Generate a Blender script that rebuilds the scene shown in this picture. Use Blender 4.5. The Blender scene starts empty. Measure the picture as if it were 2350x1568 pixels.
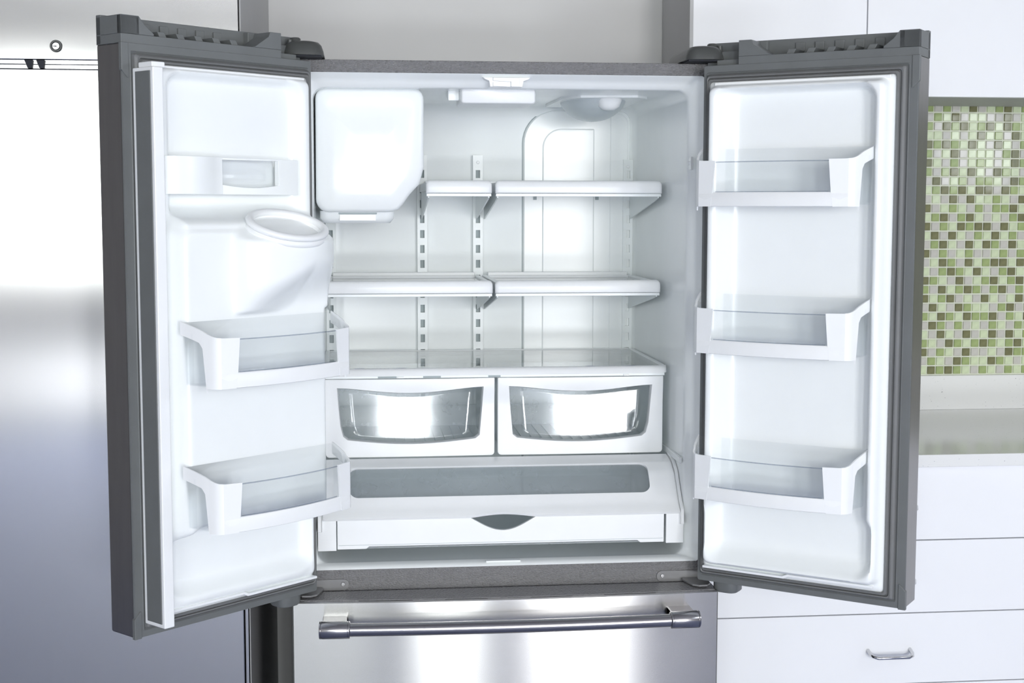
import bpy, bmesh, math, random
import numpy as np
from mathutils import Vector, Matrix

sc = bpy.context.scene
COL = sc.collection
R = math.radians

# ------------------------------------------------------------------ camera
IW, IH, FPX = 2350, 1568, 3291.83
CAM = np.array([-0.3143, -3.0599, 1.4439])
FWD = np.array([0.10684784, 0.98985629, -0.09363793])
RGT = np.array([0.99423455, -0.10722212, 0.00103942])
UPV = np.array([0.00901118, 0.09320913, 0.99560577])
cd = bpy.data.cameras.new('camera')
cam = bpy.data.objects.new('camera', cd)
COL.objects.link(cam)
cd.sensor_width = 36.0
cd.lens = FPX / IW * 36.0
cd.clip_start = 0.05
M = Matrix(((RGT[0], UPV[0], -FWD[0], CAM[0]), (RGT[1], UPV[1], -FWD[1], CAM[1]), (RGT[2], UPV[2], -FWD[2], CAM[2]), (0, 0, 0, 1)))
cam.matrix_world = M
sc.camera = cam

# ------------------------------------------------------------------ world, light, exposure
sc.view_settings.view_transform = 'Standard'
sc.view_settings.look = 'None'
sc.view_settings.gamma = 1.0
sc.view_settings.use_curve_mapping = False
sc.view_settings.exposure = 0.82
w = bpy.data.worlds.new('sky')
sc.world = w
w.use_nodes = True
w.node_tree.nodes['Background'].inputs[0].default_value = (0.75, 0.86, 1.0, 1)
w.node_tree.nodes['Background'].inputs[1].default_value = 1.0

YREAR = -7.2
# window openings of the rear wall: x0, x1, z0, z1, daylight radiance, tint
WINDOWS = [(-2.6, -0.8, 0.95, 2.45, 5.5, (0.97, 1.0, 0.95)), (-0.35, 0.35, 0.0, 0.5, 22.0, (0.94, 0.97, 1.0)), (-0.35, 0.35, 0.95, 2.45, 18.0, (0.97, 1.0, 0.97)),
           (1.0, 2.2, 0.0, 0.5, 24.0, (0.93, 0.96, 1.0)), (1.0, 2.2, 0.95, 2.45, 15.0, (1.0, 0.985, 0.965))]
# one high window in the right-hand wall: y0, y1, z0, z1, radiance, tint
XR = 2.6
SIDE_WIN = (-3.0, -0.4, 1.5, 2.2, 3.2, (0.95, 0.975, 1.0))
for (a, b, c, d, rad, tint) in WINDOWS:
    l = bpy.data.lights.new('window_daylight', 'AREA')
    l.shape = 'RECTANGLE'
    l.size, l.size_y = b - a, d - c
    l.energy = rad * math.pi * (b - a) * (d - c)
    l.color = tint
    o = bpy.data.objects.new('window_daylight', l)
    COL.objects.link(o)
    o.location = ((a + b) / 2, YREAR - 0.04, (c + d) / 2)
    o.rotation_euler = Vector((0, 1, 0)).to_track_quat('-Z', 'Z').to_euler()
(a, b, c, d, rad, tint) = SIDE_WIN
l = bpy.data.lights.new('window_daylight', 'AREA')
l.shape = 'RECTANGLE'
l.size, l.size_y = b - a, d - c
l.energy = rad * math.pi * (b - a) * (d - c)
l.color = tint
o = bpy.data.objects.new('window_daylight', l)
COL.objects.link(o)
o.location = (XR + 0.04, (a + b) / 2, (c + d) / 2)
o.rotation_euler = Vector((-1, 0, 0)).to_track_quat('-Z', 'Z').to_euler()

# ------------------------------------------------------------------ pixel helper (a pixel on a known vertical plane y)
def PY(px, py, y):
    v = FWD + RGT * (px - IW / 2) / FPX - UPV * (py - IH / 2) / FPX
    t = (y - CAM[1]) / v[1]
    q = CAM + t * v
    return float(q[0]), float(q[2])


# ------------------------------------------------------------------ materials
def new_mat(name):
    m = bpy.data.materials.new(name)
    m.use_nodes = True
    nt = m.node_tree
    return m, nt, nt.nodes['Principled BSDF']


def texco(nt, scale, kind='Object'):
    tc = nt.nodes.new('ShaderNodeTexCoord')
    mp = nt.nodes.new('ShaderNodeMapping')
    mp.inputs['Scale'].default_value = scale if isinstance(scale, tuple) else (scale,) * 3
    nt.links.new(tc.outputs[kind], mp.inputs[0])
    return mp.outputs[0]


def noise(nt, vec, scale, detail=2.0, rough=0.5):
    n = nt.nodes.new('ShaderNodeTexNoise')
    n.inputs['Scale'].default_value = scale
    n.inputs['Detail'].default_value = detail
    n.inputs['Roughness'].default_value = rough
    nt.links.new(vec, n.inputs['Vector'])
    return n.outputs['Fac']


def ramp(nt, fac, stops):
    r = nt.nodes.new('ShaderNodeValToRGB')
    e = r.color_ramp.elements
    for i, (p, c) in enumerate(stops):
        if i > 1:
            e.new(p)
        e[i].position = p
        e[i].color = (*c, 1)
    nt.links.new(fac, r.inputs[0])
    return r.outputs[0]


def bump(nt, b, h, strength, dist=0.001):
    bn = nt.nodes.new('ShaderNodeBump')
    bn.inputs['Strength'].default_value = strength
    bn.inputs['Distance'].default_value = dist
    nt.links.new(h, bn.inputs['Height'])
    nt.links.new(bn.outputs[0], b.inputs['Normal'])


def plain(name, col, rough=0.4, metal=0.0, var=0.03, spec=0.5, coat=0.0, vs=14.0):
    m, nt, b = new_mat(name)
    v = texco(nt, 1.0)
    f = noise(nt, v, vs, 3)
    lo = tuple(c * (1 - var) for c in col)
    hi = tuple(min(1, c * (1 + var)) for c in col)
    nt.links.new(ramp(nt, f, [(0.3, lo), (0.7, hi)]), b.inputs['Base Color'])
    b.inputs['Roughness'].default_value = rough
    b.inputs['Metallic'].default_value = metal
    b.inputs['Specular IOR Level'].default_value = spec
    b.inputs['Coat Weight'].default_value = coat
    return m


def brushed(name, col, rough, aniso, tangent, grain, var=0.06):
    m, nt, b = new_mat(name)
    v = texco(nt, grain)
    f = noise(nt, v, 60.0, 3, 0.6)
    lo = tuple(c * (1 - var) for c in col)
    hi = tuple(min(1, c * (1 + var)) for c in col)
    nt.links.new(ramp(nt, f, [(0.3, lo), (0.7, hi)]), b.inputs['Base Color'])
    b.inputs['Metallic'].default_value = 1.0
    rr_ = nt.nodes.new('ShaderNodeMapRange')
    rr_.inputs['To Min'].default_value = rough * 0.97
    rr_.inputs['To Max'].default_value = rough * 1.03
    nt.links.new(f, rr_.inputs[0])
    nt.links.new(rr_.outputs[0], b.inputs['Roughness'])
    b.inputs['Anisotropic'].default_value = aniso
    cx = nt.nodes.new('ShaderNodeCombineXYZ')
    for i in range(3):
        cx.inputs[i].default_value = tangent[i]
    nt.links.new(cx.outputs[0], b.inputs['Tangent'])
    return m


def textured_grey(name, col):
    m, nt, b = new_mat(name)
    v = texco(nt, (1.0, 1.0, 2.2))
    b.inputs['Base Color'].default_value = (*col, 1)
    b.inputs['Roughness'].default_value = 0.15
    f1 = noise(nt, v, 170.0, 4, 0.7)
    vo = nt.nodes.new('ShaderNodeTexVoronoi')
    vo.feature = 'DISTANCE_TO_EDGE'
    vo.inputs['Scale'].default_value = 150.0
    nt.links.new(v, vo.inputs['Vector'])
    mx = nt.nodes.new('ShaderNodeMath')
    mx.operation = 'MULTIPLY_ADD'
    mx.inputs[1].default_value = 1.6
    nt.links.new(vo.outputs['Distance'], mx.inputs[0])
    nt.links.new(f1, mx.inputs[2])
    bump(nt, b, mx.outputs[0], 0.9, 0.0024)
    return m


def thin_clear(name, tint, refl=1.0, rough=0.03, cloud=0.0):
    """a thin clear sheet: straight transmission plus a Fresnel reflection"""
    m, nt, b = new_mat(name)
    out = nt.nodes['Material Output']
    tr = nt.nodes.new('ShaderNodeBsdfTransparent')
    tr.inputs[0].default_value = (*tint, 1)
    gl = nt.nodes.new('ShaderNodeBsdfGlossy')
    gl.inputs['Roughness'].default_value = rough
    ge = nt.nodes.new('ShaderNodeNewGeometry')
    dp = nt.nodes.new('ShaderNodeVectorMath')
    dp.operation = 'DOT_PRODUCT'
    nt.links.new(ge.outputs['Normal'], dp.inputs[0])
    nt.links.new(ge.outputs['Incoming'], dp.inputs[1])
    def mth(op, x, y=None):
        n_ = nt.nodes.new('ShaderNodeMath')
        n_.operation = op
        nt.links.new(x, n_.inputs[0])
        if y is not None: n_.inputs[1].default_value = y
        return n_
    ab = mth('ABSOLUTE', dp.outputs['Value'])
    om = mth('MULTIPLY_ADD', ab.outputs[0], -1.0)
    om.inputs[2].default_value = 1.0
    pw = mth('POWER', om.outputs[0], 5.0)
    fs = mth('MULTIPLY_ADD', pw.outputs[0], 0.96)
    fs.inputs[2].default_value = 0.04
    mu = mth('MULTIPLY', fs.outputs[0], refl)
    mix = nt.nodes.new('ShaderNodeMixShader')
    nt.links.new(mu.outputs[0], mix.inputs[0])
    nt.links.new(tr.outputs[0], mix.inputs[1])
    nt.links.new(gl.outputs[0], mix.inputs[2])
    last = mix.outputs[0]
    if cloud:
        b.inputs['Base Color'].default_value = (0.8, 0.84, 0.86, 1)
        b.inputs['Roughness'].default_value = 0.35
        v = texco(nt, 1.0)
        f = noise(nt, v, 30.0, 2)
        mr = nt.nodes.new('ShaderNodeMapRange')
        mr.inputs['To Min'].default_value = cloud * 0.98
        mr.inputs['To Max'].default_value = cloud * 1.02
        nt.links.new(f, mr.inputs[0])
        m2 = nt.nodes.new('ShaderNodeMixShader')
        nt.links.new(mr.outputs[0], m2.inputs[0])
        nt.links.new(last, m2.inputs[1])
        nt.links.new(b.outputs[0], m2.inputs[2])
        last = m2.outputs[0]
    nt.links.new(last, out.inputs[0])
    return m


def quartz(name, base, speck):
    m, nt, b = new_mat(name)
    v = texco(nt, 1.0)
    vo = nt.nodes.new('ShaderNodeTexVoronoi')
    vo.inputs['Scale'].default_value = 170.0
    nt.links.new(v, vo.inputs['Vector'])
    f = noise(nt, v, 90.0, 3)
    mu = nt.nodes.new('ShaderNodeMath')
    mu.operation = 'ADD'
    nt.links.new(vo.outputs['Distance'], mu.inputs[0])
    nt.links.new(f, mu.inputs[1])
    nt.links.new(ramp(nt, mu.outputs[0], [(0.46, speck), (0.54, base)]), b.inputs['Base Color'])
    b.inputs['Roughness'].default_value = 0.12
    return m


MT = {}
MT['liner'] = plain('liner_plastic', (0.915, 0.937, 0.935), 0.2, var=0.008, spec=0.36)
MT['white'] = plain('white_plastic', (0.90, 0.91, 0.915), 0.3, var=0.01)
MT['white_metal'] = plain('white_enamel', (0.85, 0.88, 0.88), 0.35, var=0.01)
MT['slot'] = plain('slot_grey', (0.36, 0.41, 0.42), 0.6)
MT['grey'] = plain('grey_frame_plastic', (0.15, 0.158, 0.158), 0.42, var=0.05)
MT['gasket'] = plain('grey_gasket_rubber', (0.165, 0.168, 0.168), 0.5, var=0.05)
MT['dark'] = plain('dark_hinge_plastic', (0.075, 0.078, 0.075), 0.38, var=0.06)
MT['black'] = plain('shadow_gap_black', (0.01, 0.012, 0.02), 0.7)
MT['flange'] = textured_grey('textured_grey_enamel', (0.25, 0.247, 0.25))
MT['plate'] = plain('grey_hinge_enamel', (0.21, 0.208, 0.21), 0.3, var=0.03)
MT['skin'] = brushed('door_wrap_steel', (0.31, 0.30, 0.295), 0.34, 0.3, (0, 0, 1), (1.0, 1.0, 0.1), 0.04)
MT['steel_v'] = brushed('vertical_grain_steel', (0.56, 0.555, 0.55), 0.2, 1.0, (1, 0, 0), (9.0, 9.0, 0.05), 0.008)
MT['steel_h'] = brushed('horizontal_grain_steel', (0.50, 0.495, 0.485), 0.25, 1.0, (0, 0, 1), (0.05, 1.0, 9.0), 0.015)
MT['chrome'] = plain('polished_steel', (0.66, 0.66, 0.67), 0.13, 1.0, 0.02)
MT['bar'] = brushed('handle_bar_steel', (0.40, 0.39, 0.40), 0.2, 0.6, (1, 0, 0), (0.05, 2.0, 2.0))
MT['clear'] = thin_clear('clear_bin_plastic', (0.99, 0.994, 0.995), 0.4, 0.03, 0.012)
MT['edge'] = thin_clear('polished_plastic_edge', (0.74, 0.76, 0.80), 0.6, 0.03, 0.05)
MT['pane'] = thin_clear('clear_drawer_window', (0.98, 0.985, 0.99), 0.9, 0.08)
MT['tray'] = thin_clear('frosted_drawer_tray', (0.975, 0.983, 0.985), 0.6, 0.10, 0.28)
MT['glass'] = thin_clear('shelf_glass', (0.965, 0.985, 0.98), 1.0, 0.01)
MT['tint'] = thin_clear('smoky_lid_window', (0.90, 0.925, 0.94), 1.0, 0.06, 0.12)
MT['bowl'] = thin_clear('frosted_bulb_cover', (0.85, 0.9, 0.92), 0.8, 0.15, 0.6)
MT['blue'] = plain('blue_print', (0.05, 0.08, 0.32), 0.5)
MT['wall'] = plain('grey_wall_paint', (0.74, 0.735, 0.73), 0.7, var=0.015, vs=4)
MT['room'] = plain('dimmed_room_paint', (0.48, 0.47, 0.46), 0.8, var=0.01, vs=4)  # unseen walls and ceiling, darkened to cut the ambient bounce
MT['floor'] = plain('blue_grey_floor', (0.30, 0.34, 0.52), 0.55, var=0.05, vs=3)
MT['cab'] = plain('white_lacquer', (0.93, 0.935, 0.955), 0.38, var=0.006, vs=6)
MT['cabside'] = plain('shaded_side_grey', (0.50, 0.50, 0.50), 0.5, var=0.01)  # shade on the white cabinet sides is put into this grey base
MT['quartz'] = quartz('white_speckled_quartz', (0.86, 0.86, 0.85), (0.25, 0.26, 0.27))
MT['grout'] = plain('pale_grout', (0.76, 0.78, 0.67), 0.8)
MT['tL'] = plain('tile_pale_green', (0.66, 0.74, 0.50), 0.06, var=0.07, vs=60)
MT['tM'] = plain('tile_mid_green', (0.36, 0.44, 0.19), 0.06, var=0.12, vs=60)
MT['tO'] = plain('tile_olive', (0.20, 0.20, 0.10), 0.06, var=0.15, vs=60)
MT['tG'] = plain('tile_warm_grey', (0.60, 0.585, 0.53), 0.06, var=0.04, vs=60)


# ------------------------------------------------------------------ mesh helpers
class MB:
    def __init__(s):
        s.v, s.f = [], []

    def add(s, vs, fs):
        b = len(s.v)
        s.v += [tuple(map(float, q)) for q in vs]
        s.f += [tuple(i + b for i in f) for f in fs]
        return s

    def box(s, x0, x1, y0, y1, z0, z1):
        return s.add([(x0, y0, z0), (x1, y0, z0), (x1, y1, z0), (x0, y1, z0), (x0, y0, z1), (x1, y0, z1), (x1, y1, z1), (x0, y1, z1)],
                     [(0, 3, 2, 1), (4, 5, 6, 7), (0, 1, 5, 4), (1, 2, 6, 5), (2, 3, 7, 6), (3, 0, 4, 7)])

    def prism(s, pts, plane, a, b):
        n = len(pts)
        def mk(p, c):
            if plane == 'xz': return (p[0], c, p[1])
            if plane == 'yz': return (c, p[0], p[1])
            return (p[0], p[1], c)
        return s.add([mk(p, a) for p in pts] + [mk(p, b) for p in pts],
                     [tuple(range(n - 1, -1, -1)), tuple(range(n, 2 * n))] + [(i, (i + 1) % n, (i + 1) % n + n, i + n) for i in range(n)])

    def loft(s, loops, cap0=False, cap1=False, ring=False):
        n = len(loops[0])
        vs = [p for l in loops for p in l]
        fs = []
        m = len(loops)
        for k in range(m if ring else m - 1):
            a, b = k * n, ((k + 1) % m) * n
            for i in range(n):
                j = (i + 1) % n
                fs.append((a + i, a + j, b + j, b + i))
        if cap0: fs.append(tuple(range(n - 1, -1, -1)))
        if cap1: fs.append(tuple(range((m - 1) * n, m * n)))
        return s.add(vs, fs)

    def tube(s, path, r, seg=12, caps=True):
        P = [Vector(p) for p in path]
        loops = []
        up = Vector((0, 0, 1))
        for i, p in enumerate(P):
            t = (P[min(i + 1, len(P) - 1)] - P[max(i - 1, 0)]).normalized()
            a = up if abs(t.dot(up)) < 0.9 else Vector((0, 1, 0))
            e1 = t.cross(a).normalized()
            e2 = t.cross(e1).normalized()
            rr_ = r[i] if isinstance(r, (list, tuple)) else r
            loops.append([tuple(p + e1 * rr_ * math.cos(2 * math.pi * k / seg) + e2 * rr_ * math.sin(2 * math.pi * k / seg)) for k in range(seg)])
        return s.loft(loops, caps, caps)

    def lathe(s, prof, c, axis=(0, 0, 1), seg=24, cap0=False, cap1=False):
        ax = Vector(axis).normalized()
        a = Vector((1, 0, 0)) if abs(ax.x) < 0.9 else Vector((0, 1, 0))
        e1 = ax.cross(a).normalized()
        e2 = ax.cross(e1)
        c = Vector(c)
        loops = [[tuple(c + ax * h + e1 * r * math.cos(2 * math.pi * k / seg) + e2 * r * math.sin(2 * math.pi * k / seg)) for k in range(seg)] for r, h in prof]
        return s.loft(loops, cap0, cap1)

    def grid(s, nu, nv, fn):
        vs = [fn(i / (nu - 1), j / (nv - 1)) for j in range(nv) for i in range(nu)]
        return s.add(vs, [(j * nu + i, j * nu + i + 1, (j + 1) * nu + i + 1, (j + 1) * nu + i) for j in range(nv - 1) for i in range(nu - 1)])

    def mapped(s, fn):
        s.v = [fn(*q) for q in s.v]
        return s


def rr(x0, x1, z0, z1, r, k=5):
    """rounded rectangle, counter-clockwise; r is one radius or four (bottom-left, bottom-right, top-right, top-left)"""
    r4 = r if isinstance(r, (list, tuple)) else (r,) * 4
    out = []
    for (cx, cz, a0, rad) in ((x0 + r4[0], z0 + r4[0], 180, r4[0]), (x1 - r4[1], z0 + r4[1], 270, r4[1]), (x1 - r4[2], z1 - r4[2], 0, r4[2]), (x0 + r4[3], z1 - r4[3], 90, r4[3])):
        for i in range(k + 1):
            a = R(a0 + 90 * i / k)
            out.append((cx + rad * math.cos(a), cz + rad * math.sin(a)))
    return out


def star(polys, c, n=72):
    """resample star-shaped polygons about c along one shared set of ray angles"""
    ang = set(round(2 * math.pi * i / n, 5) for i in range(n))
    for P in polys:
        for p in P:
            ang.add(round(math.atan2(p[1] - c[1], p[0] - c[0]) % (2 * math.pi), 5))
    ang = sorted(ang)
    res = []
    for P in polys:
        L = []
        for a in ang:
            d = (math.cos(a), math.sin(a))
            best = 0
            for i in range(len(P)):
                p, q = P[i], P[(i + 1) % len(P)]
                ex, ez = q[0] - p[0], q[1] - p[1]
                den = d[0] * ez - d[1] * ex
                if abs(den) < 1e-12: continue
                wx, wz = p[0] - c[0], p[1] - c[1]
                t = (wx * ez - wz * ex) / den
                u = (wx * d[1] - wz * d[0]) / den
                if t > 0 and -1e-6 <= u <= 1 + 1e-6: best = max(best, t)
            L.append((c[0] + d[0] * best, c[1] + d[1] * best))
        res.append(L)
    return res


def obj(name, mb, mat, parent=None, bevel=0.0, seg=2, smooth=40, solid=0.0, tagd=None, loc=None, rotz=None, keep=False):
    me = bpy.data.meshes.new(name)
    me.from_pydata(mb.v, [], mb.f)
    bm = bmesh.new()
    bm.from_mesh(me)
    if not keep:
        bmesh.ops.recalc_face_normals(bm, faces=bm.faces)
    bm.to_mesh(me)
    bm.free()
    o = bpy.data.objects.new(name, me)
    COL.objects.link(o)
    me.materials.append(MT[mat] if isinstance(mat, str) else mat)
    if smooth:
        me.shade_smooth()
        if not bevel:
            me.set_sharp_from_angle(angle=R(smooth))
    if solid:
        md = o.modifiers.new('thickness', 'SOLIDIFY')
        md.thickness = solid
        md.offset = 0
    if bevel:
        md = o.modifiers.new('soft_edges', 'BEVEL')
        md.width = bevel
        md.segments = seg
        md.limit_method = 'ANGLE'
        md.angle_limit = R(35)
        md.harden_normals = True
    if parent is not None:
        o.parent = parent
    if loc is not None: o.location = loc
    if rotz is not None: o.rotation_euler = (0, 0, rotz)
    if tagd: tag(o, *tagd)
    return o


def tag(o, label, cat, group=None):
    o['label'] = label
    o['category'] = cat
    if group: o['group'] = group
    return o


def thing(name, label, cat, loc=(0, 0, 0), rotz=0.0, group=None):
    o = bpy.data.objects.new(name, None)
    COL.objects.link(o)
    o.empty_display_size = 0.1
    o.location = loc
    o.rotation_euler = (0, 0, rotz)
    return tag(o, label, cat, group)


def struct(name, mb, mat, parent=None, bevel=0.0):
    o = obj(name, mb, mat, parent, bevel)
    if parent is None: o['kind'] = 'structure'
    return o


def copy_tree(o, parent=None):
    c = o.copy()
    COL.objects.link(c)
    c.parent = parent
    for ch in o.children: copy_tree(ch, c)
    return c


def sstep(a, b, x):
    t = np.clip((x - a) / (b - a), 0, 1)
    return t * t * (3 - 2 * t)


# ================================================================== THE SETTING
YW = 0.95                       # kitchen wall behind everything
ZF, ZC = -0.03, 2.75            # floor, ceiling
XL = -3.4
struct('floor', MB().box(XL, XR, YREAR, YW + 0.1, ZF - 0.1, ZF), 'floor')
struct('ceiling', MB().box(XL, XR, YREAR, YW + 0.1, ZC, ZC + 0.1), 'room')
wall_back = struct('wall_back', MB().box(XL, XR, YW, YW + 0.1, ZF, ZC), 'wall')
struct('wall_left', MB().box(XL - 0.1, XL, YREAR, YW + 0.1, ZF, ZC), 'room')
y0_, y1_, z0_, z1_ = SIDE_WIN[:4]
struct('wall_right', MB().box(XR, XR + 0.1, YREAR, y0_, ZF, ZC).box(XR, XR + 0.1, y1_, YW + 0.1, ZF, ZC).box(XR, XR + 0.1, y0_, y1_, ZF, z0_).box(XR, XR + 0.1, y0_, y1_, z1_, ZC), 'room')
m = MB()
for (a, b, c, d) in ((y0_, y0_ + .05, z0_, z1_), (y1_ - .05, y1_, z0_, z1_), (y0_, y1_, z0_, z0_ + .05), (y0_, y1_, z1_ - .05, z1_), ((y0_ + y1_) / 2 - .03, (y0_ + y1_) / 2 + .03, z0_, z1_)):
    m.box(XR - 0.01, XR + 0.03, a, b, c, d)
struct('window_6', m, 'white_metal')
m = MB()
bands = {}
for (a, b, c, d, _r, _t) in WINDOWS: bands.setdefault((a, b), []).append((c, d))
xs = [XL] + [q for k in sorted(bands) for q in k] + [XR]
for i in range(0, len(xs), 2): m.box(xs[i], xs[i + 1], YREAR - 0.1, YREAR, ZF, ZC)
for (a, b), zz in bands.items():
    zs_ = [ZF] + [q for k in sorted(zz) for q in k] + [ZC]
    for i in range(0, len(zs_), 2): m.box(a, b, YREAR - 0.1, YREAR, zs_[i], zs_[i + 1])
struct('wall_rear', m, 'room')
for i, (a, b, c, d, _r, _t) in enumerate(WINDOWS):
    m = MB()
    for (x0, x1, z0, z1) in ((a, a + .05, c, d), (b - .05, b, c, d), (a, b, c, c + .05), (a, b, d - .05, d), ((a + b) / 2 - .03, (a + b) / 2 + .03, c, d)):
        m.box(x0, x1, YREAR - 0.03, YREAR + 0.01, z0, z1)
    struct('window_%d' % (i + 1), m, 'white_metal')

# ------------------------------------------------------------------ mosaic tiles on the back wall above the counter
TP = 0.0261
TZ1 = PY(2200, 238, YW)[1]                       # top of the first full row
TX0 = PY(2104, 320, YW)[0] + 0.0192              # left side of the first column in view
ROWS = """GMLMGLMGLMGL MGMGLOGLMOLM GMLOGLLGGOGL MGOMOLMOLOML LLGLGLOLMGOL OMOMLOLGOLGM MGLOGLLLGMOG OLGMGLMLGLOM MGMOLOLGOMLG GOGLMGMMLGOM LMOMOLOOGOML GLGOGOLLMLGO
OGLMLGMGMMOL LMOGMOLGLGMO OGMLOMOOGOLM LOGOLGMLOLMG GMOLGOLOMGOL OGMGLMGGLMGM GLOMGOLMOOLO LGMOMLOLGMOL OMLGOGLMOLMO MGOLMOMGMOGM OLMOGLGOLGLO GOLGOMLLGMOG MLOMLOMMOGML GOMGMGLGMLGM LGOLGOGLOGOL MLGOMLMOMLMO OGMLGOGGLGOM GMLGOMLLOMLG LOMOMLGMLGML""".split()
gb = MB().box(0.56, 2.56, YW - 0.006, YW - 0.001, 0.955, 1.80)
obj('grout_bed', gb, 'grout', wall_back)
random.seed(4)
tilemesh = {}
tb = MB()
hs = TP / 2 - 0.0021
tb.loft([[(x, 0.0, z) for x, z in rr(-hs, hs, -hs, hs, 0.0008, 1)], [(x, -0.004, z) for x, z in rr(-hs, hs, -hs, hs, 0.0008, 1)], [(x, -0.005, z) for x, z in rr(-hs + .0012, hs - .0012, -hs + .0012, hs - .0012, 0.0008, 1)]], False, True)
for k in 'LMOG':
    t0 = obj('tile', tb, 't' + k, wall_back, smooth=30)
    tilemesh[k] = t0.data
    bpy.data.objects.remove(t0)
cnt = 0
restm = {k: MB() for k in 'LMOG'}
ncolL, ncolR = -29, 48
def far_tile(k, x, z):
    restm[k].add([(x + a, YW - 0.006 + b, z + c) for a, b, c in tb.v], tb.f)
for r_ in range(31):
    z = TZ1 + TP / 2 - r_ * TP
    for c_ in range(ncolL, ncolR):
        x = TX0 + TP / 2 + c_ * TP
        if 0 <= c_ < 10 and cnt < 300 and r_ >= 1:
            k = ROWS[r_][c_]
            o = bpy.data.objects.new('tile', tilemesh[k])
            COL.objects.link(o)
            o.parent = wall_back
            o.location = (x, YW - 0.006, z)
            o.rotation_euler = (random.gauss(0, .006), random.gauss(0, .004), random.gauss(0, .006))
            cnt += 1
        else:
            far_tile(ROWS[r_][c_] if 0 <= c_ < 12 else random.choice('LLLMMOOGGG'), x, z)
for k, nm in zip('LMOG', ('pale_green_tiles', 'mid_green_tiles', 'olive_tiles', 'warm_grey_tiles')):
    o = obj(nm, restm[k], 't' + k, wall_back, smooth=30)
    o['kind'] = 'stuff'

# ------------------------------------------------------------------ wall cabinets on the right
def wall_cabinet(x0, x1, label, side):
    t = thing('wall_cabinet', label, 'cabinet', ((x0 + x1) / 2, YW - .17, 1.732), group=None)
    ox, oy, oz = t.location
    def L(mb): return mb.mapped(lambda x, y, z: (x - ox, y - oy, z - oz))
    obj('carcass', L(MB().box(x0 + .0005, x1 - .0005, 0.612 + .022, YW - .008, 1.732, 2.58)), 'cabside', t, .001)
    obj('door', L(MB().box(x0 + (.010 if side else .0015), x1 - .0015, 0.61, 0.631, 1.7325, 2.58)), 'cab', t, .0012)
    if side: obj('side_panel', L(MB().box(x0, x0 + .0095, 0.606, 0.633, 1.732, 2.58)), 'cabside', t, .0008)
    return t
wall_cabinet(0.5387, 1.0105, 'white wall cabinet beside the niche above the open refrigerator', True)
wall_cabinet(1.0105, 1.482, 'white wall cabinet over the green mosaic tiles', False)
wall_cabinet(1.482, 1.954, 'white wall cabinet third along from the niche above the refrigerator', False)
wall_cabinet(1.954, 2.59, 'wide white wall cabinet in the corner by the right-hand wall', False)

# ------------------------------------------------------------------ counter and base cabinets on the right
YB = 0.216
t = thing('countertop', 'white speckled quartz countertop with upstand below the mosaic tiles', 'countertop', (1.35, .6, .8249))
def L(mb): return mb.mapped(lambda x, y, z: (x - 1.35, y - .6, z - .8249))
obj('slab', L(MB().box(0.49, 2.595, 0.196, 0.94, 0.825, 0.8551)), 'quartz', t, .0015)
obj('upstand', L(MB().box(0.56, 2.595, 0.93, 0.943, 0.8553, 0.9551)), 'quartz', t, .001)

def base_cabinet(x0, x1, label, hx):
    t = thing('base_cabinet', label, 'cabinet', ((x0 + x1) / 2, .58, ZF))
    ox, oy, oz = t.location
    def L(mb): return mb.mapped(lambda x, y, z: (x - ox, y - oy, z - oz))
    obj('carcass', L(MB().box(x0, x1, YB + .024, 0.94, 0.07, 0.8245)), 'black', t)
    obj('toe_kick', L(MB().box(x0, x1, YB + .08, YB + .1, ZF, 0.0695)), 'cabside', t)
    zs = [0.8235, 0.6432, 0.4641, 0.2886, 0.075]
    for k in range(4):
        d = obj('drawer', L(MB().box(x0 + .0015, x1 - .0015, YB, YB + .022, zs[k + 1] + .0013, zs[k] - .0013)), 'cab', t, .001)
        if k < 3:
            zc = zs[k] - 0.089
            hw, dp = 0.0525, 0.034
            path = []
            for (a, b) in ((-hw, 0), (-hw, -dp * .5), (-hw + .004, -dp * .82), (-hw + .014, -dp), (hw - .014, -dp), (hw - .004, -dp * .82), (hw, -dp * .5), (hw, 0)):
                path.append((hx + a, YB + b, zc - 0.010 * (-b / dp)))
            obj('handle', L(MB().tube(path, 0.0042, 10)), 'chrome', d)
    return t
base_cabinet(0.50, 1.42, 'white drawer cabinet with steel pulls next to the freezer drawer', 0.9595)
base_cabinet(1.42, 2.59, 'white drawer cabinet farther along the counter from the refrigerator', 2.005)

# ------------------------------------------------------------------ tall built-in stainless column on the left
YL = -0.06
t = thing('column_refrigerator', 'tall built-in stainless refrigerator with brushed door and key lock', 'refrigerator', (-1.0, .35, ZF))
def L(mb): return mb.mapped(lambda x, y, z: (x + 1.0, y - .35, z - ZF))
obj('carcass', L(MB().box(-1.465, -0.5470, YL + .03, 0.945, ZF, 2.55)), 'cabside', t, .001)
dr = obj('door', L(MB().box(-1.46, -0.5580, YL, YL + .03, 0.10, 1.7190)), 'steel_v', t, .003)
obj('edge_trim', L(MB().box(-0.5560, -0.5490, YL + .004, YL + .03, 0.0, 1.725)), 'steel_v', t, .001)
gp = obj('grille_panel', L(MB().box(-1.46, -0.5500, YL, YL + .03, 1.7365, 2.53)), 'steel_v', t, .002)
obj('track', L(MB().box(-1.455, -0.562, YL + .006, YL + .03, 1.7195, 1.7360)), 'chrome', t)
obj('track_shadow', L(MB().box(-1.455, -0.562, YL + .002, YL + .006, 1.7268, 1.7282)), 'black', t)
m = MB()
for xx in (-0.967, -0.944):
    m.prism([(xx, 1.7195), (xx + .008, 1.7195), (xx + .010, 1.7355), (xx - .006, 1.7355)], 'xz', YL - .002, YL + .01)
obj('hinge_arm', L(m), 'black', t)
lx, lz = PY(129, 106, YL)
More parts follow.
